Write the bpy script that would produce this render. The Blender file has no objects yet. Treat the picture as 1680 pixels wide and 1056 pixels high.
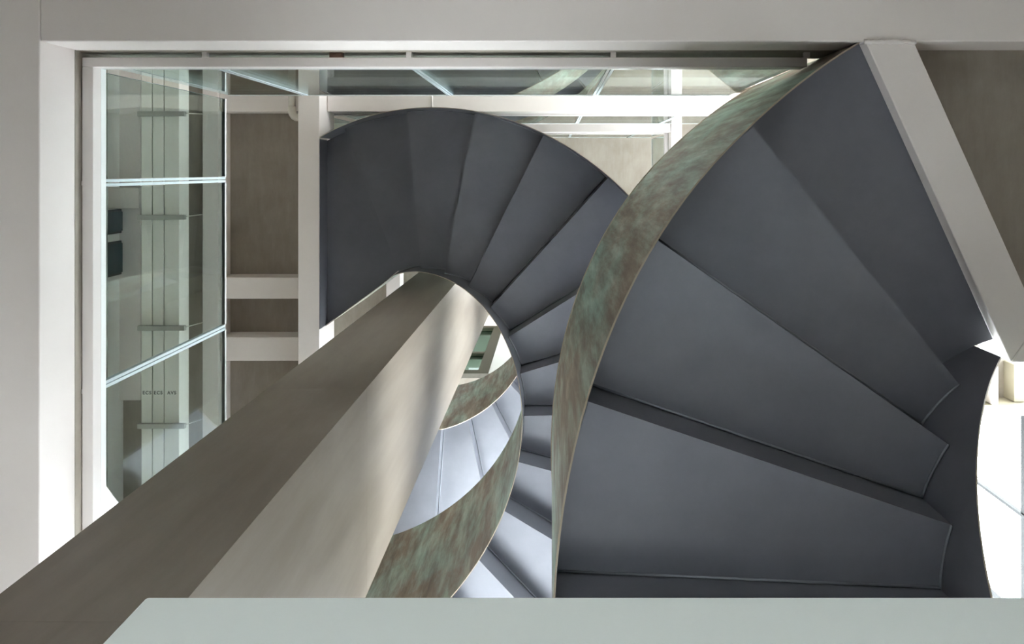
import bpy, bmesh, math, random
from mathutils import Vector
random.seed(7)
sc = bpy.context.scene
COL = sc.collection

# ------------------------------------------------------------------ camera, sky, exposure
# The camera lies near the ground floor and looks straight up the stairwell (shift lens).
F = 1300.0                       # focal length in pixels of the 1680 px wide frame
VX, VY = 905.0, 279.5            # zenith (vanishing point of verticals) in the frame
CZ = 0.30                        # camera height above the ground floor
K = 1000.0 / F                   # plan unit -> metre

cam_d = bpy.data.cameras.new('camera')
cam = bpy.data.objects.new('camera', cam_d); COL.objects.link(cam)
cam.location = (0, 0, CZ); cam.rotation_euler = (math.pi, 0, 0)
cam_d.sensor_width = 36.0; cam_d.lens = F / 1680 * 36.0
cam_d.shift_x = (840 - VX) / 1680.0
cam_d.shift_y = -(528 - VY) / 1680.0
cam_d.clip_start = 0.02; cam_d.clip_end = 300
sc.camera = cam

world = bpy.data.worlds.new('sky'); sc.world = world
world.use_nodes = True
bg = world.node_tree.nodes['Background']
bg.inputs[0].default_value = (0.90, 0.95, 1.0, 1); bg.inputs[1].default_value = 6.0
vs = sc.view_settings
vs.view_transform = 'Standard'; vs.look = 'None'; vs.exposure = 1.8; vs.gamma = 1.0
vs.use_curve_mapping = False
sc.cycles.max_bounces = 14; sc.cycles.diffuse_bounces = 8
sc.cycles.transparent_max_bounces = 32
sc.cycles.caustics_reflective = False; sc.cycles.caustics_refractive = False

# ------------------------------------------------------------------ helpers
def px(x, y, h):
    """frame pixel at height h above the camera -> world metres"""
    return Vector(((x - VX) / F * h, (y - VY) / F * h, h + CZ))
def ux(x, h): return (x - VX) / 1000.0 * h      # plan units
def uy(y, h): return (y - VY) / 1000.0 * h

def link(name, me, parent=None, mats=()):
    o = bpy.data.objects.new(name, me); COL.objects.link(o)
    for m in mats: me.materials.append(m)
    if parent is not None:
        o.parent = parent
        p = Vector((0, 0, 0)); q = parent
        while q is not None:
            p = p + q.location; q = q.parent
        o.location = -p
    return o

def mesh(verts, faces, name='m', fm=None, smooth=False):
    me = bpy.data.meshes.new(name); me.from_pydata([tuple(v) for v in verts], [], faces)
    if fm:
        for p, i in zip(me.polygons, fm): p.material_index = i
    if smooth:
        for p in me.polygons: p.use_smooth = True
    me.update(); return me

def fixn(me):
    bm = bmesh.new(); bm.from_mesh(me); bmesh.ops.recalc_face_normals(bm, faces=bm.faces)
    bm.to_mesh(me); bm.free(); return me

def prism(pts, h0, h1, bevel=0.0):
    """plan polygon (metres) between heights h0..h1 above the camera"""
    n = len(pts)
    v = [(p[0], p[1], h0 + CZ) for p in pts] + [(p[0], p[1], h1 + CZ) for p in pts]
    f = [list(range(n))[::-1], list(range(n, 2 * n))] + [[i, (i + 1) % n, n + (i + 1) % n, n + i] for i in range(n)]
    me = fixn(mesh(v, f))
    if bevel:
        bm = bmesh.new(); bm.from_mesh(me)
        bmesh.ops.bevel(bm, geom=bm.edges[:], offset=bevel, segments=2, affect='EDGES', profile=.5)
        bm.to_mesh(me); bm.free()
    return me

def ubox(x0, x1, y0, y1, h0, h1, bevel=0.0):
    """box given in plan units"""
    return prism([(x0 * K, y0 * K), (x1 * K, y0 * K), (x1 * K, y1 * K), (x0 * K, y1 * K)], h0, h1, bevel)

def tube(pts, r, n=8, caps=True):
    pts = [Vector(p) for p in pts]; v = []; f = []
    for i, p in enumerate(pts):
        a = pts[max(i - 1, 0)]; b = pts[min(i + 1, len(pts) - 1)]
        d = (b - a).normalized()
        up = Vector((0, 0, 1)) if abs(d.z) < .9 else Vector((1, 0, 0))
        s = d.cross(up).normalized(); t = s.cross(d).normalized()
        for k in range(n):
            a_ = 2 * math.pi * k / n
            v.append(p + (s * math.cos(a_) + t * math.sin(a_)) * r)
    for i in range(len(pts) - 1):
        for k in range(n):
            f.append([i * n + k, i * n + (k + 1) % n, (i + 1) * n + (k + 1) % n, (i + 1) * n + k])
    if caps:
        f.append(list(range(n))[::-1]); f.append([(len(pts) - 1) * n + k for k in range(n)])
    return fixn(mesh(v, f, smooth=True))

def thing(name, label, cat, loc=(0, 0, 0), group=None):
    o = bpy.data.objects.new(name, None); COL.objects.link(o); o.location = loc
    o.empty_display_size = .1
    o['label'] = label; o['category'] = cat
    if group: o['group'] = group
    return o
def tag(o, label, cat, group=None):
    o['label'] = label; o['category'] = cat
    if group: o['group'] = group
    return o
def structure(o): o['kind'] = 'structure'; return o

# ------------------------------------------------------------------ materials
def mat(name, col, rough=.5, metal=0.0, spec=.5):
    m = bpy.data.materials.new(name); m.use_nodes = True
    b = m.node_tree.nodes['Principled BSDF']
    b.inputs['Base Color'].default_value = (*col, 1); b.inputs['Roughness'].default_value = rough
    b.inputs['Metallic'].default_value = metal; b.inputs['Specular IOR Level'].default_value = spec
    return m
def N(m, t, **kw):
    n = m.node_tree.nodes.new(t)
    for k, v in kw.items(): setattr(n, k, v)
    return n
def L(m, a, b): m.node_tree.links.new(a, b)
def coords(m, scale=(1, 1, 1), rot=(0, 0, 0)):
    tc = N(m, 'ShaderNodeTexCoord'); mp = N(m, 'ShaderNodeMapping')
    mp.inputs['Scale'].default_value = scale; mp.inputs['Rotation'].default_value = rot
    L(m, tc.outputs['Object'], mp.inputs['Vector']); return mp.outputs['Vector']
def noise(m, vec, scale, detail=6, rough=.6, dist=0.0):
    n = N(m, 'ShaderNodeTexNoise'); n.inputs['Scale'].default_value = scale
    n.inputs['Detail'].default_value = detail; n.inputs['Roughness'].default_value = rough
    n.inputs['Distortion'].default_value = dist
    L(m, vec, n.inputs['Vector']); return n.outputs['Fac']
def ramp(m, fac, stops):
    r = N(m, 'ShaderNodeValToRGB')
    e = r.color_ramp.elements
    while len(e) < len(stops): e.new(.5)
    for x, (p, c) in zip(e, stops): x.position = p; x.color = (*c, 1)
    L(m, fac, r.inputs['Fac']); return r.outputs['Color']
def mixc(m, fac, a, b, mode='MIX'):
    n = N(m, 'ShaderNodeMix', data_type='RGBA', blend_type=mode)
    if isinstance(fac, (int, float)): n.inputs[0].default_value = fac
    else: L(m, fac, n.inputs[0])
    for s, v in ((n.inputs[6], a), (n.inputs[7], b)):
        if isinstance(v, tuple): s.default_value = (*v, 1)
        else: L(m, v, s)
    return n.outputs[2]
def bump(m, h, strength=.1, dist=.01):
    b = N(m, 'ShaderNodeBump'); b.inputs['Strength'].default_value = strength; b.inputs['Distance'].default_value = dist
    L(m, h, b.inputs['Height']); L(m, b.outputs['Normal'], m.node_tree.nodes['Principled BSDF'].inputs['Normal'])
def base(m, c): L(m, c, m.node_tree.nodes['Principled BSDF'].inputs['Base Color'])
def roughn(m, fac, lo, hi):
    r = N(m, 'ShaderNodeMapRange'); r.inputs['To Min'].default_value = lo; r.inputs['To Max'].default_value = hi
    L(m, fac, r.inputs['Value']); L(m, r.outputs['Result'], m.node_tree.nodes['Principled BSDF'].inputs['Roughness'])

# painted steel beams
M_WHITE = mat('warm_white_paint', (.62, .58, .55), .45)
n_ = noise(M_WHITE, coords(M_WHITE), 2.2, 4)
base(M_WHITE, ramp(M_WHITE, n_, [(.3, (.77, .715, .69)), (.7, (.82, .77, .745))]))
bump(M_WHITE, noise(M_WHITE, coords(M_WHITE), 90, 3), .04, .003)
M_WALL = mat('white_plaster', (.80, .78, .74), .7)
bump(M_WALL, noise(M_WALL, coords(M_WALL), 60, 4), .08, .004)
M_CHAN = mat('white_lacquered_channel', (.72, .68, .66), .4)
M_GREYPAINT = mat('pale_grey_wall_paint', (.72, .78, .765), .4)
M_DUCT = mat('pale_duct_paint', (.74, .72, .66), .5)
M_PIPE = mat('cream_pipe_paint', (.72, .69, .62), .35)
M_GALV = mat('galvanised_steel', (.42, .42, .38), .4, .6)
M_INK = mat('dark_stencil_ink', (.05, .05, .05), .7)
M_RUST = mat('rusty_bracket', (.16, .09, .06), .7)
M_FRAME = mat('olive_window_frame', (.10, .09, .064), .85, 0, .1)
M_OLIVE = mat('olive_beige_paint', (.30, .275, .20), .5)
M_MULL = mat('grey_mullion', (.012, .014, .015), .6)

# slate coloured steel paint of the stair undersides
M_SLATE = mat('slate_steel_paint', (.165, .178, .20), .38, .5, .5)
v_ = coords(M_SLATE)
f_ = noise(M_SLATE, v_, 3.0, 7, .65)
oi = N(M_SLATE, 'ShaderNodeObjectInfo')      # random tone per plate, tread-edge contrast put into the colour
pv = ramp(M_SLATE, oi.outputs['Random'], [(0, (.86, .86, .87)), (1, (1.0, 1.0, 1.0))])
base(M_SLATE, mixc(M_SLATE, 1.0, ramp(M_SLATE, f_, [(.3, (.178, .185, .212)), (.7, (.228, .234, .264))]), pv, 'MULTIPLY'))
roughn(M_SLATE, noise(M_SLATE, coords(M_SLATE), 9, 6), .27, .38)
bump(M_SLATE, noise(M_SLATE, coords(M_SLATE), 45, 4), .06, .003)
M_BEAD = mat('weld_bead_paint', (.22, .235, .26), .4, .5)
M_EDGE = mat('bare_copper_edge', (.42, .36, .28), .4, .4)

# copper with green patina
M_PAT = mat('patinated_copper', (.25, .2, .15), .5, .35)
va = coords(M_PAT, (1.0, 1.0, .28), (.0, .5, .3))
big = noise(M_PAT, va, 4.2, 8, .66, .25)
fine = noise(M_PAT, coords(M_PAT, (1, 1, .13), (.20, .40, 0)), 19, 9, .66, .12)
brown = ramp(M_PAT, fine, [(.34, (.14, .098, .068)), (.52, (.27, .22, .165)), (.68, (.42, .36, .29))])
green = ramp(M_PAT, fine, [(.34, (.18, .245, .20)), (.52, (.33, .46, .395)), (.68, (.50, .63, .555))])
sel = ramp(M_PAT, mixc(M_PAT, .22, big, fine), [(.44, (0, 0, 0)), (.60, (1, 1, 1))])
base(M_PAT, mixc(M_PAT, sel, brown, green))
roughn(M_PAT, fine, .38, .62)
bump(M_PAT, fine, .08, .004)

# waxed steel plate of the column
M_COL = mat('waxed_steel_plate', (.3, .27, .23), .42, .1, .25)
f1 = noise(M_COL, coords(M_COL, (1, 1, .35)), 2.6, 8, .62, .7)
f2 = noise(M_COL, coords(M_COL, (1, 1, .12), (.15, .1, 0)), 9, 7, .65)
c1 = ramp(M_COL, f1, [(.28, (.155, .122, .094)), (.5, (.215, .178, .143)), (.72, (.29, .25, .212))])
base(M_COL, mixc(M_COL, .35, c1, ramp(M_COL, f2, [(.3, (.13, .11, .088)), (.7, (.29, .26, .225))])))
roughn(M_COL, f1, .30, .46)

# raw concrete soffits
M_CONC = mat('raw_concrete', (.2, .18, .15), .75)
g1 = noise(M_CONC, coords(M_CONC), 1.8, 8, .65, .5)
g2 = noise(M_CONC, coords(M_CONC, (3, .6, 1), (0, 0, .35)), 7, 6, .7)
cc = ramp(M_CONC, g1, [(.25, (.235, .205, .165)), (.5, (.315, .28, .235)), (.78, (.40, .365, .31))])
base(M_CONC, mixc(M_CONC, .3, cc, ramp(M_CONC, g2, [(.3, (.21, .185, .15)), (.75, (.42, .385, .335))])))
bump(M_CONC, g2, .15, .004)

M_FLOOR = mat('pale_polished_floor', (.62, .60, .57), .35)
base(M_FLOOR, ramp(M_FLOOR, noise(M_FLOOR, coords(M_FLOOR), 1.5, 6), [(.3, (.19, .18, .17)), (.7, (.24, .23, .215))]))
M_GROUND = mat('pale_paving', (.82, .81, .80), .8)

def glassmat(name, tint, refl=1.0):
    m = bpy.data.materials.new(name); m.use_nodes = True
    nt = m.node_tree; nt.nodes.remove(nt.nodes['Principled BSDF'])
    out = nt.nodes['Material Output']
    tr = N(m, 'ShaderNodeBsdfTransparent'); tr.inputs[0].default_value = (*tint, 1)
    gl = N(m, 'ShaderNodeBsdfGlossy'); gl.inputs['Roughness'].default_value = 0.0
    gl.inputs[0].default_value = (.95, .98, .97, 1)
    lw = N(m, 'ShaderNodeLayerWeight'); lw.inputs['Blend'].default_value = .5
    p = N(m, 'ShaderNodeMath', operation='POWER'); p.inputs[1].default_value = 5.0
    L(m, lw.outputs['Facing'], p.inputs[0])
    a = N(m, 'ShaderNodeMath', operation='MULTIPLY_ADD'); a.inputs[1].default_value = .96 * refl; a.inputs[2].default_value = .04 * refl
    L(m, p.outputs[0], a.inputs[0])
    mx = N(m, 'ShaderNodeMixShader'); L(m, a.outputs[0], mx.inputs[0])
    L(m, tr.outputs[0], mx.inputs[1]); L(m, gl.outputs[0], mx.inputs[2])
    L(m, mx.outputs[0], out.inputs['Surface'])
    return m
M_GLASS = glassmat('railing_glass', (.86, .92, .905))
M_PANE = glassmat('facade_glass', (.97, .985, .98))
M_TEAL = glassmat('teal_glass', (.25, .32, .295), .12)
M_GEDGE = mat('glass_cut_edge', (.55, .63, .65), .15)
M_GCAP = mat('white_glass_top_edge', (.85, .88, .87), .2)

# ------------------------------------------------------------------ the setting
HU, HC, HT = 2.54, 2.73, 2.93          # first floor: beam underside, slab underside, slab top
S = 2.89                               # storey height
XL, YT = -2.134, -0.537                # opening edge, plan units
XW0, XW1, YW0, YW1 = -3.95, 4.4, -2.4, 4.15
ROOF = 12.0

fl = structure(link('floor', ubox(XW0, XW1, YW0, YW1, -CZ - .2, -CZ), None, [M_FLOOR]))
gr = structure(link('ground', ubox(-40, 40, -40, 40, -CZ - .45, -CZ - .21), None, [M_GROUND]))

# soffit slabs
def slab(name, polys, h0, h1):
    bm = bmesh.new()
    for p in polys:
        me = prism(p, h0, h1); bm.from_mesh(me); bpy.data.meshes.remove(me)
    me = bpy.data.meshes.new(name); bm.to_mesh(me); bm.free()
    return structure(link(name, me, None, [M_CONC]))
def ur(x0, x1, y0, y1): return [(x0 * K, y0 * K), (x1 * K, y0 * K), (x1 * K, y1 * K), (x0 * K, y1 * K)]
d0 = px(1460, 68, HU); d1 = px(1682, 558, HU); 
rp = [(d0.x, YT * K), (XW1 * K, YT * K), (XW1 * K, d1.y), (d1.x, d1.y)]
slab('ceiling', [ur(XW0, XL, YW0, YW1), ur(XL, XW1, YW0, YT), rp, ur(XL, -1.35, 2.85, YW1)], HC, HT)
for k in (1, 2):
    h = S * k
    x1 = 1.66 if k == 2 else 2.6
    polys = [ur(XW0, -2.11, YW0, YW1), ur(-2.11, XW1, YW0, -.57)]
    polys.append(ur(x1, XW1, -.57, 2.185))
    if k == 2: polys.append(ur(-2.11, XW1, 2.9, YW1))
    slab('ceiling', polys, HC + h, HT + h)
# roof, with a gap for the added rooflight over the well
slab('ceiling', [ur(XW0, XW1, YW0, 1.2), ur(XW0, -1.7, 1.2, YW1), ur(1.5, XW1, 1.2, YW1), ur(-1.7, 1.5, 2.2, YW1)], ROOF, ROOF + .25)

# walls
structure(link('wall_back', ubox(XW0 - .2, XW1 + .2, YW0 - .2, YW0, .4, ROOF), None, [M_CONC]))
structure(link('wall_back', ubox(XW0 - .2, -1.2, YW0 - .2, YW0, -CZ, .4), None, [M_CONC]))
structure(link('wall_back', ubox(.8, XW1 + .2, YW0 - .2, YW0, -CZ, .4), None, [M_CONC]))
structure(link('wall_left', ubox(XW0 - .2, XW0, YW0, YW1, -CZ, 4.6), None, [M_CONC]))
structure(link('wall_left', ubox(XW0 - .2, XW0, YW0, YW1, 4.6, ROOF), None, [M_WALL]))
structure(link('wall_right', ubox(XW1, XW1 + .2, YW0, YW1 + .2, -CZ, HT), None, [M_CONC]))
structure(link('wall_front', ubox(1.0, XW1, YW1, YW1 + .2, -CZ, 2.77), None, [M_CONC]))
structure(link('wall_front', ubox(XW0, -1.25, YW1, YW1 + .2, -CZ, 8.3), None, [M_WALL]))

def glazing(name, axis, fixed, a0, a1, hs, step, skip=()):
    """curtain wall: frame bars as parts, each pane a part"""
    root = thing(name, '', '', (0, 0, 0)); del root['label']; del root['category']
    root['kind'] = 'structure'
    t = .03
    def bx_(u0, u1, v0, v1, h0, h1):
        return ubox(u0, u1, v0, v1, h0, h1) if axis == 'y' else ubox(v0, v1, u0, u1, h0, h1)
    n = round((a1 - a0) / step)
    for i in range(n + 1):
        u = a0 + i * step
        link('mullion', bx_(u - .015, u + .015, fixed, fixed + .08, hs[0], hs[-1]), root, [M_MULL])
    for h in hs:
        link('transom', bx_(a0, a1, fixed + .01, fixed + .09, h - .03, h + .03), root, [M_MULL])
    for i in range(n):
        for j in range(len(hs) - 1):
            u = a0 + i * step
            link('pane', bx_(u + .02, u + step - .02, fixed + .03, fixed + .045, hs[j] + .035, hs[j + 1] - .035), root, [M_PANE])
    return root
glazing('window_1', 'x', XW1, 2.23, 4.23, [HT + .03, 5.70, 8.57], 1.0)
structure(link('wall_right', ubox(XW1, XW1 + .2, YW0, YW1 + .2, 10.9, ROOF), None, [M_WALL]))
structure(link('wall_right', ubox(XW1, XW1 + .2, 1.25, YW1 + .2, 8.6, 10.9), None, [M_WALL]))
glazing('window_10', 'x', XW1, -2.4, 1.2, [8.65, 10.87], 1.2)  # unseen top floor glazing, added to brighten the roof concrete
structure(link('wall_right', ubox(XW1, XW1 + .2, .22, 2.2, 5.73, 8.6), None, [M_WALL]))
structure(link('wall_right', ubox(XW1, XW1 + .2, YW0, .22, 5.73, 8.6), None, [M_WALL]))
glazing('window_7', 'x', XW1, -2.4, 2.2, [HT + .03, 5.70], 1.15)
glazing('window_8', 'y', YW0 - .1, -1.2, .8, [-CZ + .03, .37], 1.0)  # unseen strip at floor level, added to brighten the low wall
glazing('window_2', 'y', YW1, -1.25, 4.35, [2.8, 5.70, 8.26], 1.12)
glazing('window_9', 'y', YW1, -1.25, .99, [-CZ + .03, 2.74], 1.12)

# upper wall behind the well on the top floor, with the olive framed window
YB = 3.0
def yb(y): return YB / ((y - VY) / 1000.0)
hs_, ht_, hm_ = yb(619), 11.7, yb(578)
xr = ux(801, yb(613)); xl = xr - 1.35
structure(link('wall_top', ubox(XW0, xl, YB, YB + .15, HT + 2 * S, ROOF), None, [M_WALL]))
structure(link('wall_top', ubox(xr, XW1, YB, YB + .15, HT + 2 * S, ROOF), None, [M_WALL]))
structure(link('wall_top', ubox(xl, xr, YB, YB + .15, HT + 2 * S, hs_), None, [M_WALL]))
w3 = thing('window_3', '', '', ((xl + xr) / 2 * K, YB * K, hs_ + CZ)); del w3['label']; del w3['category']; w3['kind'] = 'structure'
link('jamb', ubox(xr - .16, xr, YB - .02, YB + .12, hs_, ht_), w3, [M_FRAME])
link('jamb', ubox(xl, xl + .16, YB - .02, YB + .12, hs_, ht_), w3, [M_FRAME])
link('sill', ubox(xl + .16, xr - .16, YB - .02, YB + .12, hs_, hs_ + .28), w3, [M_FRAME])
link('transom', ubox(xl + .16, xr - .16, YB, YB + .1, hm_ - .05, hm_ + .05), w3, [M_FRAME])
link('head', ubox(xl + .16, xr - .16, YB - .02, YB + .12, ht_ - .15, ht_), w3, [M_FRAME])
link('pane', ubox(xl + .16, xr - .16, YB + .04, YB + .055, hs_ + .28, hm_ - .05), w3, [M_TEAL])
link('pane', ubox(xl + .16, xr - .16, YB + .04, YB + .055, hm_ + .05, ht_ - .15), w3, [M_TEAL])
# rooflight, added out of view to brighten the column and top wall
w4 = thing('window_4', '', '', (-.95 * K, 1.85 * K, ROOF + .25 + CZ)); del w4['label']; del w4['category']; w4['kind'] = 'structure'
for a in ((-1.75, -1.68, 1.15, 2.25), (1.48, 1.55, 1.15, 2.25), (-1.68, 1.48, 1.15, 1.22), (-1.68, 1.48, 2.18, 2.25), (-.63, -.57, 1.22, 2.18), (.42, .48, 1.22, 2.18)):
    link('frame_bar', ubox(*a, ROOF + .25, ROOF + .33), w4, [M_MULL])
for a in ((-1.68, -.63, 1.22, 2.18), (-.57, .42, 1.22, 2.18), (.48, 1.48, 1.22, 2.18)):
    link('pane', ubox(*a, ROOF + .28, ROOF + .295), w4, [M_PANE])

# dark glazed strip high in the left wall
for i, (a, b) in enumerate(((345, 385), (398, 455))):
    w = thing('window_%d' % (5 + i), '', '', (XW0 * K, uy(a, 5.4) * K, 5.2 + CZ)); del w['label']; del w['category']; w['kind'] = 'structure'
    link('frame', ubox(XW0, XW0 + .02, uy(a, 5.4), uy(b, 5.4), 5.0, 5.6), w, [M_MULL])
    link('pane', ubox(XW0 + .02, XW0 + .03, uy(a, 5.4) + .02, uy(b, 5.4) - .02, 5.03, 5.57), w, [mat('dark_teal_glass', (.03, .06, .07), .1)])

# ------------------------------------------------------------------ steel beams
def beam(me, label, group=None, m=M_WHITE, weld=None):
    o = link('steel_beam', me, None, [m]); tag(o, label, 'beam', group); return o
bv = .004
beam(ubox(-2.95, XL, YW0, YW1, HU, HC, bv), 'wide pale painted steel beam filling the left margin of the picture')
beam(ubox(XL + .004, 4.35, -1.15, YT, HU, HC, bv), 'wide pale painted steel beam running across the top of the picture')
q = [px(1420.5, 69, HU), px(1500, 69, HU), px(1704.6, 524.5, HU), px(1659, 594.5, HU)]
db = beam(prism([(p.x, p.y) for p in q], HU, HC, bv), 'pale grey diagonal steel beam beside the highest step of the large flight')
beam(prism([(p.x, p.y) for p in (px(1705.2, 525, HU), px(2250, 525, HU), px(2250, 594.5, HU), px(1660, 594.5, HU))], HU, HC, bv),
     'short grey steel beam mitred to the lower end of the diagonal beam')
# lumpy weld where the diagonal beam meets the top beam
wp = []
for i in range(19):
    x = 1418 + i * 84 / 18
    wp.append(px(x, 69 + random.uniform(-1.5, 1.5), HU - .001))
wb = link('weld_bead', tube(wp, .008, 6), db, [M_WHITE])

# upper floors: edge beams and cross beams
def floor_beams(k, tx):
    h = S * k; a, b = HU + h, HC + h
    if k == 1:
        a1 = a - .17
        beam(ubox(ux(489, a1), ux(524, a1), YW0 + .05, 4.05, a1, b, bv), 'white steel edge beam carrying the end of the middle stair flight')
        lb_ = beam(ubox(-1.998, XW1 - .05, -.6925, -.524, a, b, bv), 'long white steel beam just inside the glass railing at the top')
        link('weld_bead', tube([(ux(709, a) * K, -.69 * K, a + CZ), (ux(709, a) * K, -.526 * K, a + CZ)], .005, 6), lb_, [M_WHITE])
        beam(ubox(-1.998, XW1 - .05, -.83, -.75, a, b, bv), 'narrow white beam seen through the top glass railing')
        beam(ubox(-3.10, -2.96, YW0 + .05, 4.05, a - .02, b, bv), 'narrow pale beam seen through the left glass railing beside the ducts')
        beam(ubox(-2.955, -2.20, -.6925, -.524, a, b, bv), 'short white beam above the brown concrete panel near the pipe elbow')
        beam(ubox(-2.955, -2.20, .953, 1.143, a, b, bv), 'white cross beam between the two dark concrete panels left of the stair')
        beam(ubox(-2.955, -2.20, 1.485, 1.697, a, b, bv), 'white cross beam lowest of the pair left of the stair, near the column')
        beam(ubox(ux(171, a), ux(228, a), uy(308, a), uy(342, a), a, b, bv), 'short cream beam stub behind the left glass railing, left of the ducts')
        beam(ubox(3.2, XW1 - .05, 2.09, 2.185, a, b, bv), 'olive beige beam above the bright glazing at the right edge', None, M_OLIVE)
        beam(ubox(ux(1627, a), ux(1638, a), 1.75, 2.085, a, b, bv), 'narrow white beam under the slab right of the curved stringer')
        beam(ubox(ux(1672, a), ux(1690, a), 1.75, 2.085, a + .06, b, bv), 'cream beam at the right edge above the glazing', None, M_OLIVE)
    else:
        beam(ubox(-2.259, -2.069, YW0 + .05, 2.85, a, b, bv), 'topmost white edge beam on the left, mostly behind the middle flight')
        beam(ubox(-2.065, 1.62, -.6925, -.524, a, b, bv), 'highest white beam along the top of the well')
        beam(ubox(1.63, 1.78, -.6925, 2.85, a, b, bv), 'highest white beam on the right of the well beside the small glass railing')
floor_beams(1, 2.6); floor_beams(2, 1.66)

# ------------------------------------------------------------------ low wall at the foot
HW = .75
yw, xw = (978 - VY) / 1000 * HW, (240 - VX) / 1000 * HW
lw = link('low_wall', ubox(xw, 1.5, yw, yw + .16, -CZ, HW, .003), None, [M_GREYPAINT])
tag(lw, 'pale grey green low wall along the bottom edge of the picture', 'wall')

# ------------------------------------------------------------------ column
Mc = Vector((-.85, .999)); Lc = Vector((-.999 / .767, .999)); Rc = Vector((-.85, .85 * 2.292)); Fc = Lc + Rc - Mc
cc_ = (Lc + Rc) / 2
colr = thing('column', 'rectangular steel plate column crossing the picture diagonally, one face dark and one bright', 'column', (cc_.x * K, cc_.y * K, 0))
hz = [-CZ] + [1.35 + 1.45 * i for i in range(7)] + [ROOF - .001]
pts4 = [(p.x * K, p.y * K) for p in (Mc, Rc, Fc, Lc)]
for a, b in zip(hz, hz[1:]):
    link('shaft_plate', prism(pts4, a + .0002, b - .0002), colr, [M_COL])

# ------------------------------------------------------------------ spiral stairs
RISE = .17
def arc(c, R, t0, t1, n): return [(c[0] + R * math.cos(t0 + (t1 - t0) * i / n), c[1] + R * math.sin(t0 + (t1 - t0) * i / n)) for i in range(n + 1)]

def ribbon(c, Rf, tl, lo, hi, th, name, root, edge_m, face_out):
    """curved plate: Rf(t) radius (units) of its inner side, th thickness outward (metres, signed);
    material 0 slate (side towards the steps), 1 patina (side away), 2 cut edges"""
    v = []; f = []; fm = []
    for t in tl:
        for R in (Rf(t) * K, Rf(t) * K + th):
            for h in (lo(t), hi(t)):
                v.append((c[0] * K + R * math.cos(t), c[1] * K + R * math.sin(t), h + CZ))
    for i in range(len(tl) - 1):
        a = 4 * i; b = a + 4
        f += [[a, a + 1, b + 1, b], [a + 2, a + 3, b + 3, b + 2], [a, a + 2, b + 2, b], [a + 1, a + 3, b + 3, b + 1]]
        fm += [0, 1, 2, 2]
    f += [[0, 1, 3, 2], [4 * (len(tl) - 1) + j for j in (0, 1, 3, 2)]]; fm += [2, 2]
    me = mesh(v, f, name, fm); fixn(me)
    for p in me.polygons: p.use_smooth = p.material_index < 2
    for e in me.edges: pass
    o = link(name, me, root, [M_SLATE, M_PAT, edge_m])
    try: me.set_sharp_from_angle(angle=math.radians(40))
    except Exception: pass
    return o

def stair(root, c, Ri, Ro, ang, steps, hb, lastpoly=None, first_theta=None):
    """ang(i): plan angle of riser i; steps: list of tread numbers (ascending); hb(i): underside of tread i
    tread i lies between riser i-1 (front) and riser i (back)"""
    TH = .012
    for i in steps:
        t0, t1 = ang(i - 1), ang(i)
        if lastpoly is not None and i == steps[-1]:
            pts = lastpoly
        else:
            eps = .0015
            pts = arc((c[0] * K, c[1] * K), Ro * K - .001, t0, t1, 7) + arc((c[0] * K, c[1] * K), Ri * K + .001, t1, t0, 5)
        tr = link('tread', prism(pts, hb(i), hb(i) + TH), root, [M_SLATE])
        # riser plate in front of this tread (at riser i-1), from the tread below to this one
        e0 = (c[0] * K + Ri * K * math.cos(t0), c[1] * K + Ri * K * math.sin(t0))
        e1 = (c[0] * K + Ro * K * math.cos(t0), c[1] * K + Ro * K * math.sin(t0))
        nx, ny = -math.sin(t0), math.cos(t0)
        sgn = 1 if t1 < t0 else -1
        w = .008 * sgn
        q = [(e0[0], e0[1]), (e1[0], e1[1]), (e1[0] + nx * w, e1[1] + ny * w), (e0[0] + nx * w, e0[1] + ny * w)]
        link('riser', prism(q, hb(i) - RISE + TH, hb(i)), root, [M_SLATE])
        # weld beads: front edge and ends
        if lastpoly is None or i != steps[-1]:
            k_ = (e0[0] - nx * .004 * sgn, e0[1] - ny * .004 * sgn); k2 = (e1[0] - nx * .004 * sgn, e1[1] - ny * .004 * sgn)
            link('weld_bead', tube([(k_[0], k_[1], hb(i) + CZ), (k2[0], k2[1], hb(i) + CZ)], .004, 6), tr, [M_BEAD])
            link('weld_bead', tube([(p[0], p[1], hb(i) + CZ) for p in arc((c[0] * K, c[1] * K), Ri * K + .003, t0, t1, 8)], .004, 6), tr, [M_BEAD])
            link('weld_bead', tube([(p[0], p[1], hb(i) + CZ) for p in arc((c[0] * K, c[1] * K), Ro * K - .003, t0, t1, 8)], .003, 6), tr, [M_BEAD])

D = math.radians
# flight A: ground floor to first floor, winding on the right
CA = (2.104, 1.459); RiA, RoA = .78, 2.097
tA = lambda i: D(180 + 2.5 + 16.28 * i)         # riser i
hA = lambda i: 2.075 + RISE * (i - 1)
invA = lambda t: (math.degrees(t) - 182.5) / 16.28
hlA = lambda t: 2.075 + RISE * (invA(t) - 1)
def RoAf(t):
    x = max(0, min(1, (math.degrees(t) - 180 - 46) / 22)); return RoA + .055 * x * x
A = thing('spiral_staircase', 'large nearest dark slate steel stair flight with green patina copper parapet, at right', 'staircase',
          (CA[0] * K, CA[1] * K, 0))
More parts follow.
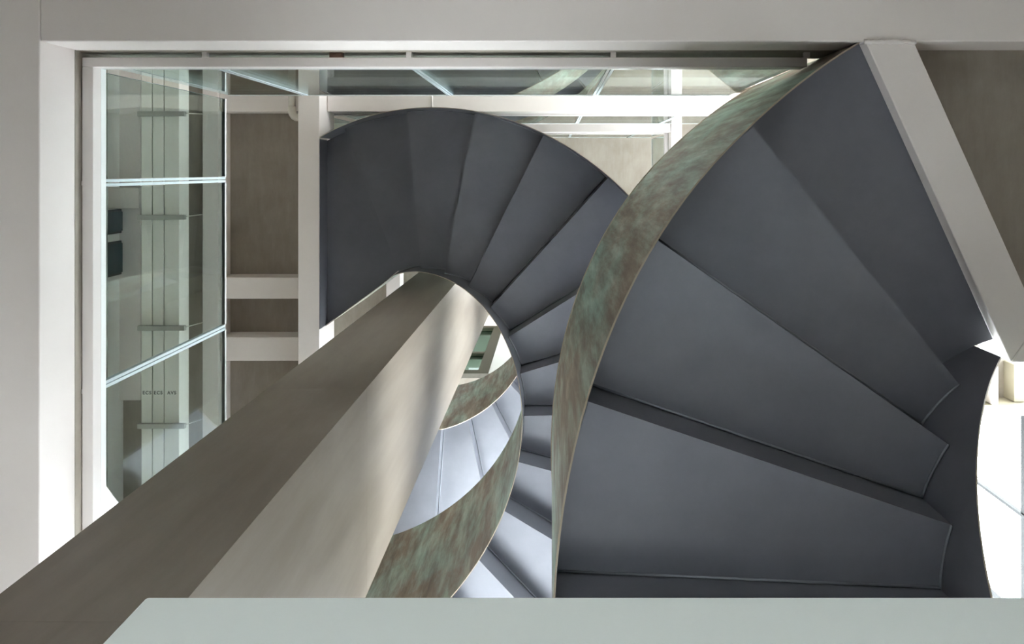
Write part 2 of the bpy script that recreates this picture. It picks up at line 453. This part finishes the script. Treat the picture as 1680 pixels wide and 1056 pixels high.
# clip the last tread against the diagonal beam
b0, b1 = px(1420.5, 69, HU), px(1659, 594.5, HU)
bd = Vector((b1.x - b0.x, b1.y - b0.y)).normalized(); bn = Vector((-bd.y, bd.x))
def on_left(p): return (p[0] - b0.x) * bn.x + (p[1] - b0.y) * bn.y
def tmax(R):
    best = tA(3)
    for i in range(400):
        t = tA(3) + D(24) * i / 400
        p = (CA[0] * K + R * K * math.cos(t), CA[1] * K + R * K * math.sin(t))
        if on_left(p) < .003: break
        best = t
    return best
tO, tI = tmax(RoA + .03), tmax(RiA)
poly = [(CA[0] * K + RoAf(tA(3) + (tO - tA(3)) * i / 8) * K * math.cos(tA(3) + (tO - tA(3)) * i / 8),
         CA[1] * K + RoAf(tA(3) + (tO - tA(3)) * i / 8) * K * math.sin(tA(3) + (tO - tA(3)) * i / 8)) for i in range(9)]
poly += [(CA[0] * K + RiA * K * math.cos(tI + (tA(3) - tI) * i / 6), CA[1] * K + RiA * K * math.sin(tI + (tA(3) - tI) * i / 6)) for i in range(7)]
stair(A, CA, RiA, RoA, tA, list(range(-11, 5)), hA, poly)
tsA = [tA(-11.6) + (tO - tA(-11.6)) * i / 110 for i in range(111)]
floorclip = lambda h: max(h, -CZ + .002)
ribbon(CA, RoAf, tsA, lambda t: floorclip(hlA(t) - .022), lambda t: hlA(t) + 1.30, .005, 'outer_parapet', A, M_EDGE, True)
ribbon(CA, lambda t: RiA, [tA(-11.6) + (tA(3.93) - tA(-11.6)) * i / 90 for i in range(91)],
       lambda t: floorclip(hlA(t) - .14), lambda t: hlA(t) + 1.08, -.005, 'inner_parapet', A, M_EDGE, True)
# pale cap along the top of the outer parapet
cap = [(CA[0] * K + (RoAf(t) * K + .005) * math.cos(t), CA[1] * K + (RoAf(t) * K + .005) * math.sin(t), hlA(t) + 1.30 + CZ + .004) for t in tsA[20:]]
link('handrail', tube(cap, .004, 6), A, [M_EDGE])

# flights B and C: first to second, second to third floor, winding on the left round the column
CB = (-1.018, 1.648); RiB, RoB = .83, 2.151
tk = lambda k: D(-126.574 + 15.748 * k)          # riser k, k grows downwards
hk = lambda k: 5.263 - RISE * (k - 1)            # underside of the tread below riser k
hlB = lambda t: 5.263 - RISE * ((math.degrees(t) + 126.574) / 15.748 - 1)
KB = 15
B = thing('spiral_staircase', 'middle slate grey steel stair flight fanning round the top of the column', 'staircase', (CB[0] * K, CB[1] * K, HC + CZ), 'stacked flights round the column')
# index i ascending: i = -k
stair(B, CB, RiB, RoB, lambda i: tk(-i), [-k for k in range(KB - 1, 0, -1)], lambda i: hk(-i))
# the landing plate that reaches the edge beam
h0 = hk(0)
xb = -2.005
t1 = tk(1)
te = math.atan2(-math.sqrt(RoB**2 - (xb - CB[0])**2), xb - CB[0])
outer = [(CB[0] + RoB * math.cos(t1 + (te - t1) * i / 6), CB[1] + RoB * math.sin(t1 + (te - t1) * i / 6)) for i in range(7)]
inn = [(xb, 1.372), (-1.50, 1.005), (CB[0] + (RiB + .002) * math.cos(t1 - D(4)), CB[1] + (RiB + .002) * math.sin(t1 - D(4))), (CB[0] + RiB * math.cos(t1), CB[1] + RiB * math.sin(t1))]
lp = [(p[0] * K, p[1] * K) for p in outer + inn]
link('landing_plate', prism(lp, h0, h0 + .012), B, [M_SLATE])
link('end_plate', ubox(xb + .0005, xb + .006, -.27, 1.37, h0 - .172, h0), B, [M_SLATE])
e0 = (CB[0] + RiB * math.cos(t1), CB[1] + RiB * math.sin(t1)); e1 = (CB[0] + RoB * math.cos(t1), CB[1] + RoB * math.sin(t1))
w = .01
q = [(e0[0], e0[1]), (e1[0], e1[1]), (e1[0] - w, e1[1] + .003), (e0[0] - w, e0[1] + .003)]
link('riser', prism([(p[0] * K, p[1] * K) for p in q], h0 - RISE + .012, h0), B, [M_SLATE])
te2 = te + D(1.0)
tsB = [te2 + (tk(KB - .2) - te2) * i / 120 for i in range(121)]
dl = .14
ribbon(CB, lambda t: RoB, tsB, lambda t: max(hlB(t) - dl, HT + .004), lambda t: hlB(t) + 1.08, .004, 'outer_parapet', B, M_EDGE, True)
tsI = [tk(.9) + (tk(KB - .2) - tk(.9)) * i / 110 for i in range(111)]
ribbon(CB, lambda t: RiB, tsI, lambda t: max(hlB(t) - dl, HT + .004), lambda t: hlB(t) + 1.08, -.004, 'inner_parapet', B, M_EDGE, True)
# straight end of the inner parapet along the landing
pa, pb = Vector((CB[0] + RiB * math.cos(tk(.9)), CB[1] + RiB * math.sin(tk(.9)))) * K, Vector((xb + .004, 1.372)) * K
pm = Vector((-1.50, 1.005)) * K
def strip(a, b, ha, hb_, name):
    d = (b - a).normalized(); n = Vector((-d.y, d.x)) * .004
    if n.y < 0: n = -n
    v = []
    for p, h in ((a, ha), (b, hb_)):
        for o in (Vector((0, 0)), n):
            v += [(p.x + o.x, p.y + o.y, h - .10 + CZ), (p.x + o.x, p.y + o.y, h + 1.08 + CZ)]
    f = [[0, 1, 5, 4], [2, 3, 7, 6], [0, 2, 6, 4], [1, 3, 7, 5], [0, 1, 3, 2], [4, 5, 7, 6]]
    me = fixn(mesh(v, f, name, [0, 1, 2, 2, 2, 2]))
    return link(name, me, B, [M_SLATE, M_PAT, M_EDGE])
hE = hlB(tk(.9))
strip(pa, pm, hE, h0 + .06, 'inner_parapet')
strip(pm, pb, h0 + .06, h0 + .06, 'inner_parapet')

# flight C is the same flight one storey up
Cst = B.copy(); COL.objects.link(Cst); Cst.location = B.location + Vector((0, 0, S))
Cst['label'] = 'highest lilac grey stair flight seen small through the well beside the column'
for ch in list(B.children):
    o = ch.copy(); COL.objects.link(o); o.parent = Cst
    for g in list(ch.children):
        g2 = g.copy(); COL.objects.link(g2); g2.parent = o

# ------------------------------------------------------------------ glass railings
def glass_pane(root, axis, fixed, a0, a1, h0, h1):
    t = .016
    bx_ = (lambda u0, u1, v0, v1, z0, z1: ubox(u0, u1, v0, v1, z0, z1)) if axis == 'y' else (lambda u0, u1, v0, v1, z0, z1: ubox(v0, v1, u0, u1, z0, z1))
    p = link('glass_pane', bx_(a0, a1, fixed - t / 2, fixed + t / 2, h0, h1), root, [M_GLASS, M_GEDGE])
    for poly in p.data.polygons:
        n = poly.normal; ax = abs(n.y) if axis == 'y' else abs(n.x)
        if ax < .5: poly.material_index = 1
    link('top_edge', bx_(a0, a1, fixed - t / 2 - .004, fixed + t / 2 + .004, h1, h1 + .012), p, [M_GCAP])
    return p

def railing(k, label, xend, yend, right=None):
    h = S * k
    g0, g1 = 2.815 + h, 3.90 + h
    root = thing('glass_railing', label, 'railing', (-2.1 * K, -.49 * K, HT + h + CZ))
    XG, YG = (-2.1, -.49) if k == 0 else (-2.07, -.53)
    YF = -.5365 if k == 0 else -.569
    xs = [-1.576]
    while xs[-1] + .93 < xend - .2: xs.append(xs[-1] + .928)
    xs = [XG + .012] + xs + [xend]
    g = .020
    for a, b in zip(xs, xs[1:]): glass_pane(root, 'y', YG, a + g, b - g, g0, g1)
    ys = [.058] if yend > .3 else []
    while ys and ys[-1] + .945 < yend - .2: ys.append(ys[-1] + .945)
    ys = [YG + .012] + ys + [yend]
    for a, b in zip(ys, ys[1:]): glass_pane(root, 'x', XG, a + g, b - g, g0, g1)
    if right:
        ys2 = [YG + .012, .3, 1.2, 2.1, 2.8]
        for a, b in zip(ys2, ys2[1:]): glass_pane(root, 'x', right, a + g, b - g, g0, g1)
        link('channel', ubox(right - .02, right + .03, YG - .022, 2.8, g0 - .05, g0 + .0, .002), root, [M_CHAN])
    for x in xs[1:-1]:
        for sg in (-1, 1):
            link('joint_strip', ubox(x + sg * .010 - .0075, x + sg * .010 + .0075, YG - .011, YG + .011, g0 + .002, g1 + .004, .001), root, [M_GEDGE])
    for y in ys[1:-1]:
        for sg in (-1, 1):
            link('joint_strip', ubox(XG - .011, XG + .011, y + sg * .010 - .0075, y + sg * .010 + .0075, g0 + .002, g1 + .004, .001), root, [M_GEDGE])
    # base channels
    link('channel', ubox(XG - .03, xend, YG - .022, YG + .02, g0 - .05, g0, .002), root, [M_CHAN])
    link('channel', ubox(XG - .03, XG + .02, YG + .0205, yend, g0 - .05, g0, .002), root, [M_CHAN])
    # thin white bead at the foot of the glass
    link('glazing_bead', ubox(XG + .0, xend, YG + .008, YG + .02, g0, g0 + .03), root, [M_GCAP])
    link('glazing_bead', ubox(XG + .008, XG + .02, YG + .0205, yend, g0, g0 + .03), root, [M_GCAP])
    # fixing brackets across the gap to the slab edge
    for x in xs[1:]:
        link('bracket', ubox(x - .012, x + .012, YF, YG - .0225, g0 - .05, g0 - .03), root, [M_CHAN])
    for x in (-.98,):
        link('bracket', ubox(x - .03, x + .03, YF, YG - .0225, g0 - .045, g0 - .02), root, [M_RUST])
    for y in ys[1:]:
        link('bracket', ubox(XL + .001 if k == 0 else -2.108, XG - .0305, y - .010, y + .010, g0 - .05, g0 - .03), root, [M_CHAN])
    return root
railing(0, 'nearest frameless glass railing along the top and left of the well', 1.16, 2.75)
railing(1, 'second glass railing up, above the long white beam at the top', 2.5, -.26)
railing(2, 'highest small glass railing below the far concrete ceiling', 1.60, -.26, 1.60)

# ------------------------------------------------------------------ ducts, brackets, pipe
HD = 5.18
dx = [(232, 249.0), (250.6, 268.2), (269.8, 294)]
words = ('ECS', 'ECS', 'AVS')
wx = (234, 252.5, 274.5)
dlab = ('leftmost pale ceiling duct behind the left glass, lettered ECS', 'middle pale ceiling duct lettered ECS, between two others',
        'pale ceiling duct lettered AVS, rightmost of the three behind the left glass')
for i, ((a, b), wd, x0, lb) in enumerate(zip(dx, words, wx, dlab)):
    top = HD + .14
    d = thing('ceiling_duct', lb, 'duct', (ux((a + b) / 2, HD) * K, 0, HD + CZ), 'ceiling ducts behind the left glass')
    link('casing', ubox(ux(a, HD), ux(b, HD), YW0 + .02, YW1 - .02, HD, top, .003), d, [M_DUCT])
    cu = bpy.data.curves.new('lettering', 'FONT'); cu.body = wd; cu.size = .030; cu.extrude = .0008; cu.offset = .0006; cu.space_character = 1.22
    tmp = bpy.data.objects.new('tmp', cu); COL.objects.link(tmp)
    dg = bpy.context.evaluated_depsgraph_get()
    me = bpy.data.meshes.new_from_object(tmp.evaluated_get(dg)); bpy.data.objects.remove(tmp)
    # seen from below: text x -> +X, text up -> -Y
    p = px(x0, 646.5, HD)
    for v in me.vertices: v.co = Vector((p.x + v.co.x, p.y - v.co.y, p.z - .0006 - v.co.z))
    fixn(me)
    link('lettering', me, d, [M_INK])
for i, y in enumerate((187, 356, 537, 697)):
    lb = ('support rail across the ducts nearest the top of the picture', 'support rail across the ducts, second from the top',
          'support rail across the ducts just above the slanted glass joint', 'support rail across the ducts below the ECS and AVS lettering')[i]
    r = thing('support_rail', lb, 'bracket', (ux(268, HD) * K, uy(y, HD) * K, HD - .03 + CZ), 'rails under the ceiling ducts')
    link('rail', ubox(ux(229, HD), ux(306, HD), uy(y - 4, HD), uy(y + 4, HD), HD - .031, HD - .001, .002), r, [M_GALV])
    p0 = px(306, y - 1, HD - .015); p1 = px(336, y - (0, 5, 9, 11)[i], HC + S - .02)
    link('tie_wire', tube([p0, p1], .0035, 6), r, [M_PIPE])
hs2 = HC + S - .05
cp = link('soffit_panel', ubox(ux(189, hs2), ux(230.5, hs2), YW0 + .03, 2.1, hs2, hs2 + .045, .002), None, [M_WHITE])
tag(cp, 'long pale soffit panel left of the lettered ducts, behind the left glass', 'panel')
# drain pipe with elbow
hp = HC + S - .06
pp = [px(479, 96, hp), px(479, 172, hp), px(479.2, 182, hp), px(480.3, 188, hp), px(482.6, 192, hp), px(486, 193.6, hp), px(494, 194, hp)]
pp = [px(479, 96, hp - .20)] + [Vector((p.x, p.y, p.z - .2)) for p in [px(479, 172, hp - .2)]]
hq = HU + S - .045
pp = [px(479, 96, hq), px(479, 174, hq), px(479.2, 182, hq), px(480.3, 187, hq), px(482.6, 190.5, hq), px(486, 192.4, hq), px(492, 192.8, hq)]
pipe = thing('drain_pipe', 'cream pipe with an elbow beside the white edge beam, near the glass top', 'pipe', tuple(pp[0]))
link('pipe_run', tube(pp[:2], .024, 14), pipe, [M_PIPE])
link('elbow', tube(pp[1:], .027, 14), pipe, [M_PIPE])
